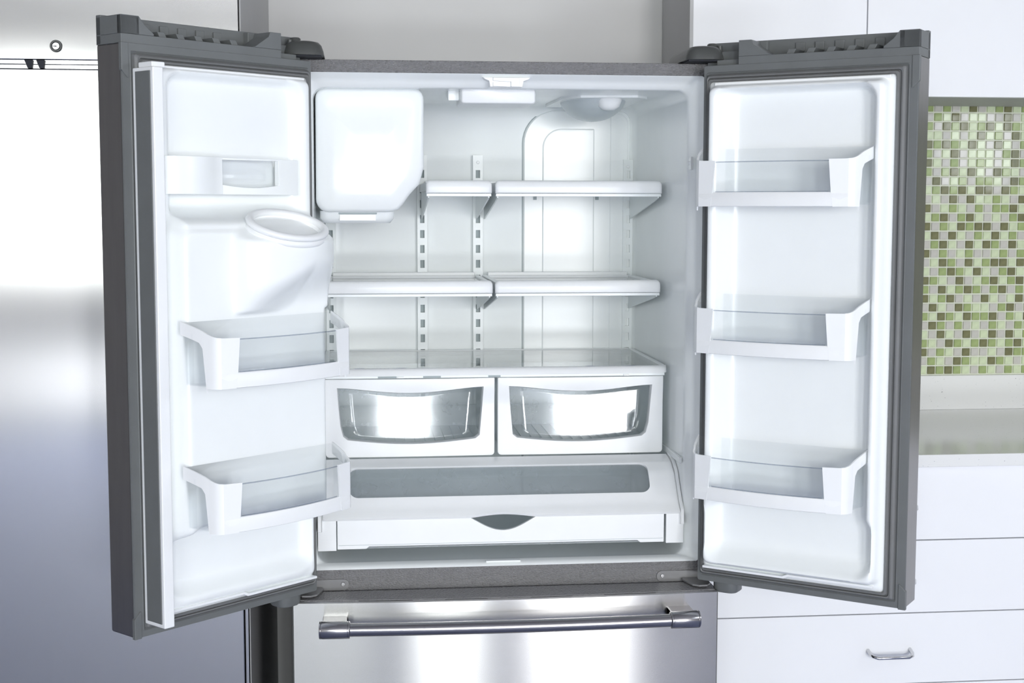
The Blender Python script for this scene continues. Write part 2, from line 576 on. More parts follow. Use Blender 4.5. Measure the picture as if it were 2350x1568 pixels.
k = obj('lock', L(MB().lathe([(0.0, .012), (0.0122, .012), (0.0122, -.003), (0.0112, -.0050), (0.0085, -.0050), (0.0076, -.002)], (lx, YL, lz), (0, 1, 0), 28)), 'dark', gp)
k.parent = t
obj('lock_core', L(MB().lathe([(0.0074, .005), (0.0074, -.003), (0.0068, -.0042), (0.0025, -.0042), (0.0025, -.001), (0.0, -.001)], (lx, YL, lz), (0, 1, 0), 24)), 'chrome', k)
obj('keyway', L(MB().box(lx - .0065, lx + .001, YL - .0046, YL - .003, lz - .0006, lz + .0006)), 'black', k)

# ================================================================== THE OPEN FRENCH DOOR REFRIGERATOR
ZT, ZL, ZB, ZG = 1.75, 1.7231, 0.6628, 0.6138
fr = thing('french_door_refrigerator', 'open white-lined french door refrigerator with grey frame and steel freezer drawer', 'refrigerator', (0, .35, ZF))
def F(mb): return mb.mapped(lambda x, y, z: (x, y - .35, z - ZF))

# cabinet shell: textured grey front flange and outer skin
m = MB()
m.box(-.455, .455, 0, .72, ZL, ZT)
m.box(-.455, -.431, 0, .72, ZB, ZL)
m.box(.431, .455, 0, .72, ZB, ZL)
m.box(-.455, .455, 0, .72, ZG, ZB)
m.box(-.431, .431, .66, .72, ZB, ZL)
shell = obj('cabinet_shell', F(m), 'flange', fr, .003)
obj('lower_cabinet', F(MB().box(-.45, .45, .012, .72, 0.02, ZG - .002)), 'black', fr)
for sx in (-1, 1):
    for yy in (.06, .64):
        obj('foot', F(MB().lathe([(0, 0), (.022, 0), (.022, .03), (.015, .052)], (sx * .40, yy, ZF), (0, 0, 1), 16)), 'dark', fr)

# liner: white moulded cavity
YBK = 0.62
def lin(y, hx, zb, zt, r):
    return [(x, y, z) for x, z in rr(-hx, hx, zb, zt, r, 6)]
m = MB()
m.loft([lin(-.0005, .4315, ZB - .0005, ZL + .0005, .006), lin(.004, .4295, ZB + .003, ZL - .0025, .008), lin(.02, .423, ZB + .005, ZL - .009, .012), lin(.032, .4145, ZB + .006, ZL - .0175, .018),
        lin(.038, .4085, ZB + .006, ZL - .025, .022), lin(.046, .4065, ZB + .005, ZL - .0275, .024), lin(.06, .406, ZB + .004, ZL - .026, .024), lin(.30, .4035, ZB + .004, ZL - .024, .026), lin(YBK - .035, .401, ZB + .004, ZL - .022, .028),
        lin(YBK - .012, .395, ZB + .006, ZL - .028, .03), lin(YBK, .372, ZB + .03, ZL - .05, .03)], False, True)
obj('liner', F(m), 'liner', fr, smooth=50)

# moulded duct panel on the back wall
def arch(x0, x1, z0, z1, rl, rr_, k=10):
    P = [(x0, z0), (x1, z0)]
    P += [(x1 - rr_ + rr_ * math.cos(R(a)), z1 - rr_ + rr_ * math.sin(R(a))) for a in [90 * i / k for i in range(k + 1)]]
    P += [(x0 + rl + rl * math.cos(R(a)), z1 - rl + rl * math.sin(R(a))) for a in [90 + 90 * i / k for i in range(k + 1)]]
    return P
def offs(P, d):
    n = len(P)
    o = []
    for i in range(n):
        a, b, c = Vector(P[i - 1]), Vector(P[i]), Vector(P[(i + 1) % n])
        t1, t2 = (b - a), (c - b)
        if t1.length < 1e-9: t1 = t2
        if t2.length < 1e-9: t2 = t1
        t_ = (t1.normalized() + t2.normalized())
        t_ = t_.normalized() if t_.length > 1e-6 else t1.normalized()
        o.append((b.x - t_.y * d, b.y + t_.x * d))
    return o
def raised(P, y0, y1, e=.003):
    P2 = offs(P, e)
    P3 = offs(P, e * 2)
    return MB().loft([[(x, y0, z) for x, z in P], [(x, y0 + (y1 - y0) * .75, z) for x, z in P2], [(x, y1, z) for x, z in P3]], False, True)
dP = arch(.110, .389, .70, 1.690, .085, .03)
duct = obj('air_duct_panel', F(raised(dP, YBK + .001, YBK - .013, .0018)), 'liner', fr, smooth=20)
obj('duct_seam', F(MB().loft([[(x, YBK - .0006, z) for x, z in offs(dP, -.0022)], [(x, YBK - .0006, z) for x, z in offs(dP, .001)]])), 'slot', duct)
obj('duct_raised_panel', F(raised(arch(.1585, .294, .70, 1.643, .05, .004), YBK - .012, YBK - .017, .002)), 'liner', duct, smooth=20)
obj('duct_rib', F(raised(arch(.3335, .3825, .70, 1.683, .004, .03), YBK - .012, YBK - .015, .002)), 'liner', duct, smooth=20)
for hx_, hz_ in ((.1401, 1.4667), (.3009, 1.4669)):
    obj('air_hole', F(MB().box(hx_ - .004, hx_ + .004, YBK - .0175, YBK - .010, hz_ - .0055, hz_ + .0055)), 'slot', duct)

# shelf rails with real slots
def rail(xc, ztop, zbot, zs0, dx=0.0):
    hw, d, y0 = .0125, .0075, YBK - .0215
    sw, sh, pit = .0055, .0100, .0380
    m = MB()
    m.box(xc - hw, xc - sw, y0, YBK - .002, zbot, ztop)
    m.box(xc + sw, xc + hw, y0, YBK - .002, zbot, ztop)
    zz = ztop
    z = zs0
    while z - sh > zbot:
        m.box(xc - sw, xc + sw, y0, YBK - .002, z + sh, zz)
        zz = z - sh
        z -= pit
    m.box(xc - sw, xc + sw, y0, YBK - .002, zbot, zz)
    o = obj('shelf_rail', F(m), 'white_metal', fr)
    obj('slot_backing', F(MB().box(xc - sw, xc + sw, YBK - .009, YBK - .004, zbot + .005, zs0 + sh)), 'slot', o)
    obj('rail_screw', F(MB().lathe([(.0042, .002), (.0042, -.001), (.003, -.0025), (0, -.0028)], (xc, y0, ztop - .018), (0, 1, 0), 14)), 'white', o)
rail(-.1490, 1.5737, .90, 1.5262)
rail(-.0070, 1.5737, .90, 1.5262)
rail(.3805, 1.5644, .90, 1.5262)
rail(-.3805, 1.5644, .90, 1.5262)

# ice maker housing, top left
YI = 0.10
P = []
for (x, z, r_, a0, a1) in ((-.375, 1.4595, .028, 270, 180), (-.376, 1.6775, .026, 180, 90), (-.192, 1.6775, .026, 90, 0)):
    P += [(x + r_ * math.cos(R(a0 + (a1 - a0) * i / 6)), z + r_ * math.sin(R(a0 + (a1 - a0) * i / 6))) for i in range(7)]
P += [(-.1665, 1.530)] + [(-.1715 - .003 * i, 1.508 - .008 * i * 1.0) for i in range(1, 3)]
P += [(-.198, 1.470), (-.214, 1.447), (-.224, 1.437), (-.236, 1.4325), (-.245, 1.4315)]
def ice(y, d): return [(x, y, z) for x, z in offs(P, -d)]
cx_, cz_ = -.28, 1.56
def ins(y, k):
    return [(cx_ + (x - cx_) * (1 - k / .11), y, cz_ + (z - cz_) * (1 - k / .13)) for x, z in P]
def front_face():
    'front of the housing: flat above, swelling forward below'
    loops = []
    for q in (1.0, .85, .7, .55, .4, .25, .1, .01):
        L0 = [(cx_ + (x - cx_) * (1 - .008 / .11) * q, cz_ + (z - cz_) * (1 - .008 / .13) * q) for x, z in P]
        loops.append([(x, YI - .010 * float(sstep(1.655, 1.605, z)) * min(1, (1 - q) * 5), z) for x, z in L0])
    return loops
m = MB().loft([ins(.56, 0), ins(YI + .03, 0), ins(YI + .012, .0005), ins(YI + .004, .003)] + front_face(), False, True)
ib = obj('ice_maker_housing', F(m), 'liner', fr, smooth=60)
m = MB()
m.loft([[(x, y, 1.434) for x, y in rr(-.395, -.232, YI + .03, .50, .02)], [(x, y, 1.418) for x, y in rr(-.395, -.232, YI + .035, .49, .02)], [(x, y, 1.4075) for x, y in rr(-.387, -.24, YI + .045, .48, .02)]], False, True)
tr_ = obj('ice_outlet_tray', F(m), 'liner', ib, smooth=60)
obj('outlet_mouth', F(MB().box(-.352, -.272, YI + .0295, YI + .037, 1.4125, 1.4265)), 'white', ib, .001)
obj('outlet_slot', F(MB().box(-.354, -.270, YI + .0305, YI + .033, 1.4268, 1.4305)), 'slot', ib)

# control housing and door guide in the middle of the cavity ceiling
m = MB()
def ct(y, k, e=0): return [(x, y, z) for x, z in rr(-.087 + k, .0765 - k, 1.667 + k * .5, 1.7, (.006, .006, .002, .002), 4)]
m.loft([ct(.22, .0), ct(.088, 0), ct(.082, .002), ct(.08, .005)], False, True)
cb = obj('control_housing', F(m), 'white', fr, smooth=60)
obj('control_back_box', F(MB().prism([(.215, 1.70), (.13, 1.70), (.13, 1.676), (.215, 1.692)], 'yz', -.112, -.0872)), 'liner', cb, .002)
m = MB()
m.prism([(-.0476, 1.7165), (.0554, 1.7165), (.0500, 1.7120), (.0400, 1.7085), (.0375, 1.6965), (-.0310, 1.6965), (-.0335, 1.7090), (-.0420, 1.7125)], 'xz', -.002, .05)
gd = obj('door_guide', F(m), 'white', fr, .001)
m = MB()
m.prism([(-.0254, 1.7155), (.0312, 1.7155), (.0312, 1.6965), (.0125, 1.6965), (.0125, 1.7070), (-.0254, 1.7085)], 'xz', -.008, -.0025)
m.prism([(-.0254, 1.7060), (.004, 1.7030), (.004, 1.6965), (-.0254, 1.6975)], 'xz', -.006, -.0025)
obj('guide_catch', F(m), 'white', gd, .0008)

# bulb cover at the top right of the cavity
m = MB()
def bowl(u, v):
    a = math.pi * (u)
    e = math.pi / 2 * v
    return (.252 - .078 * math.cos(a) * math.cos(e), .40 - .16 * math.sin(a) * math.cos(e) * 1.0, 1.705 - .056 * math.sin(e))
m.grid(28, 12, bowl)
bw = obj('bulb_cover', F(m), 'bowl', fr, smooth=60, solid=.002)
m = MB().lathe([(.0, -.034), (.014, -.032), (.025, -.024), (.030, -.010), (.030, .0), (.033, .004)], (.2700, .262, 1.700), (0, -.2, 1), 24)
obj('bulb_lens', F(m), 'white', bw, smooth=60)
obj('light_plate', F(MB().prism([(.16, .56), (.165, .30), (.20, .24), (.33, .22), (.36, .26), (.365, .56)], 'xy', 1.693, 1.701)), 'liner', bw, .002)

# side wall switch and corner trims
obj('door_switch', F(MB().box(.4065, .412, .012, .03, 1.524, 1.552).box(.402, .409, .018, .024, 1.534, 1.543)), 'liner', fr, .001)
obj('liner_notch', F(MB().box(-.04, .036, .0045, .02, .6685, .6725)), 'liner', fr, .001)
# drawer slide rails moulded into the side walls
for sx in (-1, 1):
    a, b = sorted((sx * .398, sx * .4045))
    obj('side_rail', F(MB().box(a, b, .05, .56, .872, .886)), 'liner', fr, .002)

# ------------------------------------------------------------------ doors
W_, ZD0, ZD1, TH = 0.4518, 0.6355, 1.7394, 0.078
def sdr(u, z, u0, u1, z0, z1, r):
    cx, cz = (u0 + u1) / 2, (z0 + z1) / 2
    qx, qz = np.abs(u - cx) - (u1 - u0) / 2 + r, np.abs(z - cz) - (z1 - z0) / 2 + r
    return np.hypot(np.maximum(qx, 0), np.maximum(qz, 0)) + np.minimum(np.maximum(qx, qz), 0) - r


def inside(u, z, rect, r, w):
    return sstep(w / 2, -w / 2, sdr(u, z, *rect, r))


def right_height(u, z):
    n = 0.003 + 0.008 * inside(u, z, (.0165, .410, .666, 1.7035), .012, .006)
    n = n + 0.031 * inside(u, z, (.024, .398, .682, 1.6935), .016, .012)
    rec = inside(u, z, (.052, .374, .70, 1.6815), .03, .012)
    slope = 1 - sstep(.036, .084, u)                              # draughted hinge-side wall
    rec2 = inside(u, z, (.034, .376, .70, 1.684), .03, .010)
    low = inside(u, z, (.030, .386, .694, .822), .035, .016)
    rec = np.maximum(rec2 * (1 - slope), np.maximum(rec * (1 - slope), low * (1 - .6 * (1 - sstep(.03, .06, u)))))
    # floor of the recess curves forward at the bottom
    n = n * (1 - rec) + rec * (0.002 + 0.03 * (1 - sstep(.692, .745, z)) ** 2)
    return n


def left_height(u, z):
    n = 0.003 + 0.008 * inside(u, z, (.0165, .412, .666, 1.7035), .012, .006)
    n = n + 0.014 * inside(u, z, (.022, .406, .678, 1.697), .014, .012)
    # upper recess
    up = inside(u, z, (.050, .366, 1.385, 1.688), .028, .018)
    n = n * (1 - up) + up * 0.001
    # deep lower panel
    pan = inside(u, z, (.027, .392, .815, 1.412), .03, .034)
    n = n * (1 - pan) + pan * 0.081
    # concave ledge under the compartment
    led = sstep(1.462, 1.408, z) * inside(u, z, (.040, .384, 1.36, 1.60), .03, .02)
    n = np.maximum(n, led ** 2.2 * 0.075)
    # ice chute
    cu = np.clip(1 - ((u - .150) / .122) ** 2, 0, 1) ** .55
    top = np.clip((1.432 - z) / .052, 0, 1)
    bot = sstep(1.248, 1.345, z + 0.055 * np.clip((u - .12) / .14, 0, 1))
    ch = 0.081 + (0.150 - 0.081) * cu
    hn = np.where(z > 1.378, 0.02 + (ch - 0.02) * top, 0.081 + (ch - 0.081) * bot)
    n = np.where((cu > 0) & (z > 1.24) & (z < 1.432), np.maximum(n, hn * (cu > .02)), n)
    # lower recess
    low = inside(u, z, (.036, .382, .690, .832), .04, .028)
    n = n * (1 - low) + low * (0.002 + 0.03 * (1 - sstep(.69, .745, z)) ** 2)
    return n


def heightfield(fn, u0, u1, z0, z1, step):
    nu, nz = int((u1 - u0) / step) + 1, int((z1 - z0) / step) + 1
    U, Z = np.meshgrid(np.linspace(u0, u1, nu), np.linspace(z0, z1, nz))
    N = fn(U, Z)
    for _ in range(2):
        K = np.pad(N, 1, mode='edge')
        N = (K[1:-1, 1:-1] * 4 + K[:-2, 1:-1] + K[2:, 1:-1] + K[1:-1, :-2] + K[1:-1, 2:]) / 8
    m = MB()
    m.v = [(float(a), float(b), float(c)) for a, b, c in zip(U.ravel(), N.ravel(), Z.ravel())]
    m.f = [(j * nu + i, j * nu + i + 1, (j + 1) * nu + i + 1, (j + 1) * nu + i) for j in range(nz - 1) for i in range(nu - 1)]
    return m


DOORS = {'L': ((-0.40553, -0.0641), -R(136.5716), 1), 'R': ((0.41675, -0.05837), R(142.8339), -1)}


def build_door(side):
    (hx, hy), ang, s = DOORS[side]
    def Q(mb): return mb.mapped(lambda u, n, z: (s * u, n, z - ZD0))
    m = MB().box(0, W_, -TH, -.0005, ZD0, ZD1)
    root = obj('door', Q(m), 'skin', fr, .004, 3)
    root.location = (hx, hy - .35, ZD0 - ZF)
    root.rotation_euler = (0, 0, ang)
    root['label'] = 'left door with ice chute and two bins' if side == 'L' else 'right door with three clear bins'
    # inner frame with its profiled grey gasket
    ih, it, isw, ib_ = .0165, .036, .0415, .031
    def loop(t, n, r):
        return [(u, n, z) for u, z in rr(ih * t, W_ - isw * t, ZD0 + ib_ * t, ZD1 - it * t, r, 3)]
    fl = [(0.0, -.006, .004), (0.0, -.001, .004), (.02, .001, .004), (.40, .001, .004), (.43, .0025, .004), (.46, .0015, .004), (.52, .0, .004), (.56, .006, .005), (.66, .010, .006), (.74, .009, .006), (.77, .005, .006), (.80, .006, .006), (.84, .0115, .006), (.94, .012, .006), (.985, .009, .006), (1.0, .002, .006)]
    obj('inner_frame', Q(MB().loft([loop(*q) for q in fl[:7]])), 'grey', root, smooth=30)
    obj('gasket', Q(MB().loft([loop(*q) for q in fl[6:]])), 'gasket', root, smooth=30)
    # raised bracket lips at the swing edge, top and bottom
    for (za, zb, zc, zd) in ((1.7395, 1.7395, 1.690, 1.676), (.634, .634, .672, .686)):
        m = MB().prism([(W_ - .013, za), (W_ + .0025, zb), (W_ + .0025, zc), (W_ - .010, zd), (W_ - .013, zd)], 'xz', -.006, .003)
        obj('frame_lip', Q(m), 'grey', root, .0012)
    # liner
    lin_ = obj('door_liner', Q(heightfield(left_height if side == 'L' else right_height, .0155, .4125, .6645, 1.705, .0035)), 'liner', root, smooth=70)
    # top strip of the liner seat and bottom drip lines
    m = MB().box(.030, .402, -.0005, .0155, 1.6945, 1.7025)
    obj('liner_strip', Q(m), 'white', root, .002)
    m = MB().prism([(.022, .671), (.205, .671), (.215, .676), (.392, .676), (.392, .681), (.212, .681), (.202, .676), (.022, .676)], 'xz', .010, .027)
    obj('drip_rail', Q(m), 'white', root, .001)
    # top cap with trough and ribs
    m = MB()
    m.box(.076, W_, -TH, -.0005, ZD1 - .001, 1.7555)
    m.box(-.020, W_, -TH, -.064, 1.7385, 1.7925)
    m.box(.412, W_, -TH, -.0005, 1.7555, 1.7890)
    m.prism([(W_, 1.7555), (W_, 1.7885), (.412, 1.7885), (.400, 1.774), (.380, 1.759), (.380, 1.7555)], 'xz', -.012, -.0005)
    m.prism([(.076, 1.7555), (.150, 1.7555), (.142, 1.7575), (.108, 1.779), (.104, 1.7885), (.076, 1.7885)], 'xz', -.050, -.0005)
    m.box(.076, .12, -TH, -.05, 1.7555, 1.7900)
    m.box(-.012, .076, -TH, -.045, ZD1 - .001, 1.772)
    m.box(.020, .076, -.046, -.02, ZD1 - .001, 1.752)
    cap = obj('top_cap', Q(m), 'grey', root, .0012)
    for k in range(5):
        uc = .175 + .042 * k
        m = MB().prism([(uc, 1.7555), (uc + .016, 1.7555), (uc + .022, 1.766), (uc + .006, 1.766)], 'xz', -.068, -.012)
        m.box(uc + .003, uc + .022, -.0645, -.060, 1.766, 1.784)
        obj('rib', Q(m), 'grey', cap, .0008)
    # knob beside the hinge pin
    obj('hinge_knob', Q(MB().lathe([(.011, -.012), (.011, .014), (.008, .0165), (0, .0165)], (-.004, -.050, 1.774), (0, 0, 1), 18).lathe([(.0055, -.012), (.0055, .012), (0, .012)], (.016, -.044, 1.772), (0, 0, 1), 12)), 'dark', cap, smooth=50)
    # door stop below
    obj('door_stop', Q(MB().loft([[(u, n, ZD0 + .002) for u, n in rr(.028, .084, -.062, -.008, .018)], [(u, n, ZD0 - .021) for u, n in rr(.028, .084, -.062, -.008, .018)], [(u, n, ZD0 - .024) for u, n in rr(.031, .081, -.059, -.011, .015)]], True, True)), 'grey', root, smooth=45)
    # outer bar handle
    m = MB()
    m.tube([(.408, -TH - .034, .80), (.408, -TH - .036, 1.1), (.408, -TH - .034, 1.575)], .0115, 14)
    hb = obj('handle', Q(m), 'bar', root, smooth=50)
    for zz in (.80, 1.575):
        m = MB().tube([(.408, -TH - .034, zz - .028), (.408, -TH - .034, zz + .028)], .015, 14)
        obj('handle_end_cap', Q(m), 'bar', hb, smooth=50)
        obj('handle_post', Q(MB().box(.398, .418, -TH - .030, -TH + .003, zz - .024, zz + .024)), 'bar', hb, .002)
    return root, Q


doorL, QL = build_door('L')
doorR, QR = build_door('R')

# mullion flap on the left door
m = MB().box(.410, .4325, .004, .0655, .6625, 1.6935)
mul = obj('mullion_flap', QL(m), 'white', doorL, .002)
obj('magnet_strip', QL(MB().box(.4315, .4345, .0145, .0585, .6705, 1.6865)), 'grey', mul, .0006)
obj('mullion_cap', QL(MB().box(.400, .4285, .016, .058, 1.6935, 1.7035)), 'white', mul, .002)

# ice chute collar on the left door
def ring_loop(c, a, bn, bz, r, k, seg=40, dz=0.0):
    pass
cu, cn, cz = .152, .098, 1.404
A = Vector((.083, 0, 0)); B = Vector((0, .054, -.025)); NN = A.cross(B).normalized()
if NN.z < 0: NN = -NN
def chute_ring(scale, off, rad):
    m = MB()
    loops = []
    for k in range(48):
        a = 2 * math.pi * k / 48
        c = Vector((cu, cn, cz)) + (A * math.cos(a) + B * math.sin(a)) * scale + NN * off
        d = (A * math.cos(a) + B * math.sin(a)).normalized()
        loops.append([tuple(c + d * rad * math.cos(b) + NN * rad * .8 * math.sin(b)) for b in [2 * math.pi * i / 10 for i in range(10)]])
    return m.loft(loops, ring=True)
col_ = obj('ice_chute_collar', QL(chute_ring(1.0, .004, .0085)), 'white', doorL, smooth=70)
obj('collar_base', QL(chute_ring(.99, -.009, .0085)), 'white', col_, smooth=70)
m = MB()
loops = []
for sc_, of in ((.95, .004), (.88, -.006), (.80, -.022), (.62, -.040), (.30, -.046), (.02, -.047)):
    loops.append([tuple(Vector((cu, cn, cz)) + (A * math.cos(2 * math.pi * k / 40) + B * math.sin(2 * math.pi * k / 40)) * sc_ + NN * of) for k in range(40)])
obj('chute_throat', QL(m.loft(loops, False, True)), 'white', col_, smooth=70)

# small compartment at the top of the left door
m = MB()
fp = [(.385, .012), (.385, .030)] + [(.385 - .130 * i / 10, .030 + .020 * math.sin(math.pi * (.12 + .88 * i / 10))) for i in range(1, 10)] + [(.2555, .034), (.2555, .012)]
m.prism(fp, 'xy', 1.4665, 1.5370)
comp = obj('compartment_cover', QL(m), 'liner', doorL, .001)
def cn_(u): return .030 + .006 * math.sin(math.pi * (u - .078) / .178)
def strip(u0, u1, z0, z1, k=8, d=.012, zarc=0.0):
    fr_ = [(u0 + (u1 - u0) * i / k) for i in range(k + 1)]
    mm = MB()
    loops = []
    for u in fr_:
        za = z1 - zarc * math.sin(math.pi * (u - u0) / (u1 - u0))
        loops.append([(u, cn_(u), z0), (u, cn_(u), za), (u, cn_(u) - d, za), (u, cn_(u) - d, z0)])
    return mm.loft(loops, True, True)
m = strip(.113, .255, 1.4665, 1.4855, zarc=.006)
m2 = strip(.062, .1165, 1.4665, 1.5360)
m.add(m2.v, m2.f)
m3 = strip(.113, .255, 1.5325, 1.5360)
m.add(m3.v, m3.f)
obj('compartment_frame', QL(m), 'liner', comp, .0008)
m = MB().grid(14, 2, lambda a, b: (.113 + .142 * a, .012 + .010 * math.sin(math.pi * (.1 + .8 * a)), 1.470 + .0630 * b))
obj('compartment_window', QL(m), 'pane', comp, smooth=60, solid=.0018)

# top hinge covers and lower hinge brackets on the cabinet
for s in (-1, 1):
    prof = [(.0, .0), (.012, .001), (.020, .010), (.030, .0)]
    m = MB()
    def hc(z, k, dz=0):
        return [(x, y, z) for x, y in rr(.378 + k, .462 - k * .7, -.070 + k, .13, (.022, .03, .01, .01), 5)]
    m.loft([hc(1.7525, 0), hc(1.760, .001), hc(1.772, .005), hc(1.779, .011), hc(1.782, .020)], True, True)
    m.mapped(lambda x, y, z: (s * x, y, z))
    h = obj('hinge_cover', F(m), 'dark', fr, smooth=50)
    m = MB().box(.384, .45, -.055, .10, 1.7498, 1.7530)
    obj('hinge_plate', F(m.mapped(lambda x, y, z: (s * x, y, z))), 'black', h)
    # lower bracket: plate on the flange, arm, screws
    m = MB().prism(rr(.338, .448, .618, .642, (.011, .001, .001, .011), 5), 'xz', -.0035, .0005)
    m.prism([(.452, -.002), (.396, -.002), (.392, -.018), (.405, -.062), (.418, -.072), (.436, -.070), (.446, -.055)], 'xy', .6225, .6265)
    hb = obj('lower_hinge', F(m.mapped(lambda x, y, z: (s * x, y, z))), 'plate', fr, .0008)
    m = MB().lathe([(.0046, .001), (.0046, -.0012), (.0036, -.0024), (.0022, -.0024), (.0018, -.0012), (0, -.0012)], (.3505, -.0035, .6315), (0, 1, 0), 16)
    obj('screw', F(m.mapped(lambda x, y, z: (s * x, y, z))), 'chrome', hb, smooth=40)

# freezer drawer
YFZ, ZFT, ZFB = -0.087, 0.6175, 0.09
def yfz(x): return YFZ - .017 * (1 - (x / .4535) ** 2)
m = MB()
n = 40
loops = []
for i in range(n + 1):
    x = -.4535 + .907 * i / n
    loops.append([(x, yfz(x), ZFB), (x, yfz(x), ZFT - .003), (x, yfz(x) + .003, ZFT), (x, -.016, ZFT), (x, -.016, ZFB)])
fz = obj('freezer_drawer', F(MB().loft(loops, True, True)), 'steel_h', fr, smooth=35)
m = MB()
loops = []
for i in range(n + 1):
    x = -.450 + .900 * i / n
    loops.append([(x, yfz(x) + .006, ZFT - .001), (x, yfz(x) + .008, ZFT + .0016), (x, -.018, ZFT + .0022), (x, -.017, ZFT - .001)])
obj('drawer_top_trim', F(MB().loft(loops, True, True)), 'flange', fz, smooth=35)
for sx in (-1, 1):
    a, b = sorted((sx * .4530, sx * .4565))
    obj('drawer_edge_trim', F(MB().box(a, b, YFZ + .004, -.016, ZFB, ZFT - .001)), 'dark', fz, .001)
hz, hy0 = .5755, -.152
def yh(x): return hy0 - .014 * (1 - (x / .40) ** 2)
m = MB().tube([(x, yh(x), hz + .004 * (1 - (x / .4) ** 2) * 0) for x in [-.36 + .72 * i / 24 for i in range(25)]], .0137, 20)
hd = obj('handle', F(m), 'bar', fz, smooth=60)
for sx in (-1, 1):
    m = MB()
    x0, x1 = sx * .336, sx * .398
    y0, y1 = yh(x0), yh(x1)
    def at(t, r): return ((x0 + (x1 - x0) * t, y0 + (y1 - y0) * t, hz), r)
    seq = [at(-.02, .0137), at(0, .0172), at(.02, .0180), at(.05, .0180), at(.06, .0172), at(.08, .0180), at(.93, .0184), at(.95, .0176), at(.96, .0186), at(1.0, .0180), at(1.01, .015)]
    m.tube([q[0] for q in seq], [q[1] for q in seq], 24)
    ec = obj('handle_end_cap', F(m), 'bar', hd, smooth=40)
    xm0, xm1 = sorted((sx * .342, sx * .392))
    m = MB().prism([(xm0, hz + .0105), (xm1, hz + .0105), (xm1, hz + .002), (xm0, hz + .002)], 'xz', hy0 + .004, YFZ + .002)
    m.box(xm0, xm1, hy0 + .005, YFZ + .002, hz - .010, hz + .012)
    obj('handle_post', F(m), 'bar', hd, .002)

# ================================================================== SHELVES
def shelf(x0, x1, zt, label, group=None):
    yf, yb = .240, .598
    xc = (x0 + x1) / 2
    t = thing('refrigerator_shelf', label, 'shelf', (xc, yf, zt))
    def L(mb): return mb.mapped(lambda x, y, z: (x - xc, y - yf, z - zt))
    # rim: rounded front bar, slim sides and raised back
    prof = [(.000, -.030), (-.004, -.028), (-.0055, -.018), (-.004, -.007), (.001, -.001), (.008, .0), (.016, -.002), (.019, -.006), (.019, -.030)]
    loops = []
    for (x, k) in ((x0, .55), (x0 + .003, .85), (x0 + .008, 1), (x1 - .008, 1), (x1 - .003, .85), (x1, .55)):
        loops.append([(x, yf + .006 + (a - .006) * k, zt - .016 + (b + .016) * (k if b > -.016 else 1)) for a, b in prof])
    obj('front_rim', L(MB().loft(loops, True, True)), 'white', t, smooth=50)
    obj('front_lip', L(MB().box(x0 + .001, x1 - .001, yf + .002, yf + .02, zt - .037, zt - .0305)), 'white_metal', t, .001)
    obj('side_rim', L(MB().box(x0 + .001, x0 + .014, yf + .015, yb, zt - .024, zt - .004)), 'white', t, .002)
    obj('side_rim', L(MB().box(x1 - .014, x1 - .001, yf + .015, yb, zt - .024, zt - .004)), 'white', t, .002)
    m = MB().box(x0 + .014, x1 - .014, yb - .016, yb, zt - .024, zt + .004)
    m.box(x0 + .014, x1 - .014, yb - .034, yb - .024, zt - .016, zt - .004)
    obj('back_rim', L(m), 'white', t, .002)
    obj('glass_pane', L(MB().box(x0 + .012, x1 - .012, yf + .017, yb - .014, zt - .012, zt - .008)), 'glass', t)
    for xb in (x0 + .006, x1 - .006):
        m = MB().prism([(yf + .012, zt - .030), (yf + .012, zt - .040), (yf + .05, zt - .047), (yb - .002, zt - .092), (yb + .003, zt - .092), (yb + .003, zt - .020), (yf + .03, zt - .020)], 'yz', xb - .0018, xb + .0018)
        obj('bracket', L(m), 'white_metal', t, .0006)
    return t
shelf(.0035, .3925, 1.5042, 'full-width upper glass shelf beside the narrow half shelf')
shelf(-.1560, -.0050, 1.5042, 'narrow upper glass half shelf next to the ice maker housing')
shelf(.0030, .3910, 1.2737, 'lower glass shelf between the bulb cover side wall and the middle rail')
shelf(-.3900, -.0030, 1.2737, 'lower glass shelf under the ice maker, reaching behind the left door bin')

# ================================================================== CRISPER COVER AND DRAWERS
yc0, yc1, zc = .165, .597, 1.079
t = thing('crisper_cover', 'glass crisper cover shelf with white front trim and humidity sliders', 'shelf', (0, yc0, zc))
def L(mb): return mb.mapped(lambda x, y, z: (x, y - yc0, z - zc))
prof = [(.026, -.001), (.012, .0), (.004, -.003), (.000, -.008), (-.002, -.0155), (.010, -.0155), (.026, -.0155)]
loops = []
for (x, k, dy) in ((-.3955, 1, .02), (-.390, 1, .006), (-.382, 1, 0), (.382, 1, 0), (.390, 1, .006), (.3955, 1, .02)):
    loops.append([(x, yc0 + a + dy * (1 if a < .02 else 0) , zc + b) for a, b in prof])
tr = obj('front_trim', L(MB().loft(loops, True, True)), 'white', t, smooth=50)
obj('side_rim', L(MB().box(-.3955, -.384, yc0 + .024, yc1, zc - .014, zc - .0005)), 'white', t, .0015)
obj('side_rim', L(MB().box(.384, .3955, yc0 + .024, yc1, zc - .014, zc - .0005)), 'white', t, .0015)
obj('back_rim', L(MB().box(-.384, .384, yc1 - .012, yc1, zc - .014, zc - .0005)), 'white', t, .0015)
obj('glass_pane', L(MB().box(-.386, .386, yc0 + .024, yc1 - .010, zc - .0055, zc - .002)), 'glass', t)
m = MB().box(-.388, .388, yc0 + .004, yc0 + .014, zc - .022, zc - .016)
sl = obj('slider_track', L(m), 'white_metal', t, .0008)
for (a, b) in ((-.270, -.228), (-.168, -.128), (-.020, .008)):
    obj('track_slot', L(MB().box(a, b, yc0 + .003, yc0 + .006, zc - .0215, zc - .0175)), 'slot', sl)
for xk in (-.2185, .2985):
    obj('slider_knob', L(MB().box(xk - .007, xk + .007, yc0 - .001, yc0 + .008, zc - .0215, zc - .018)), 'white', sl, .0008)
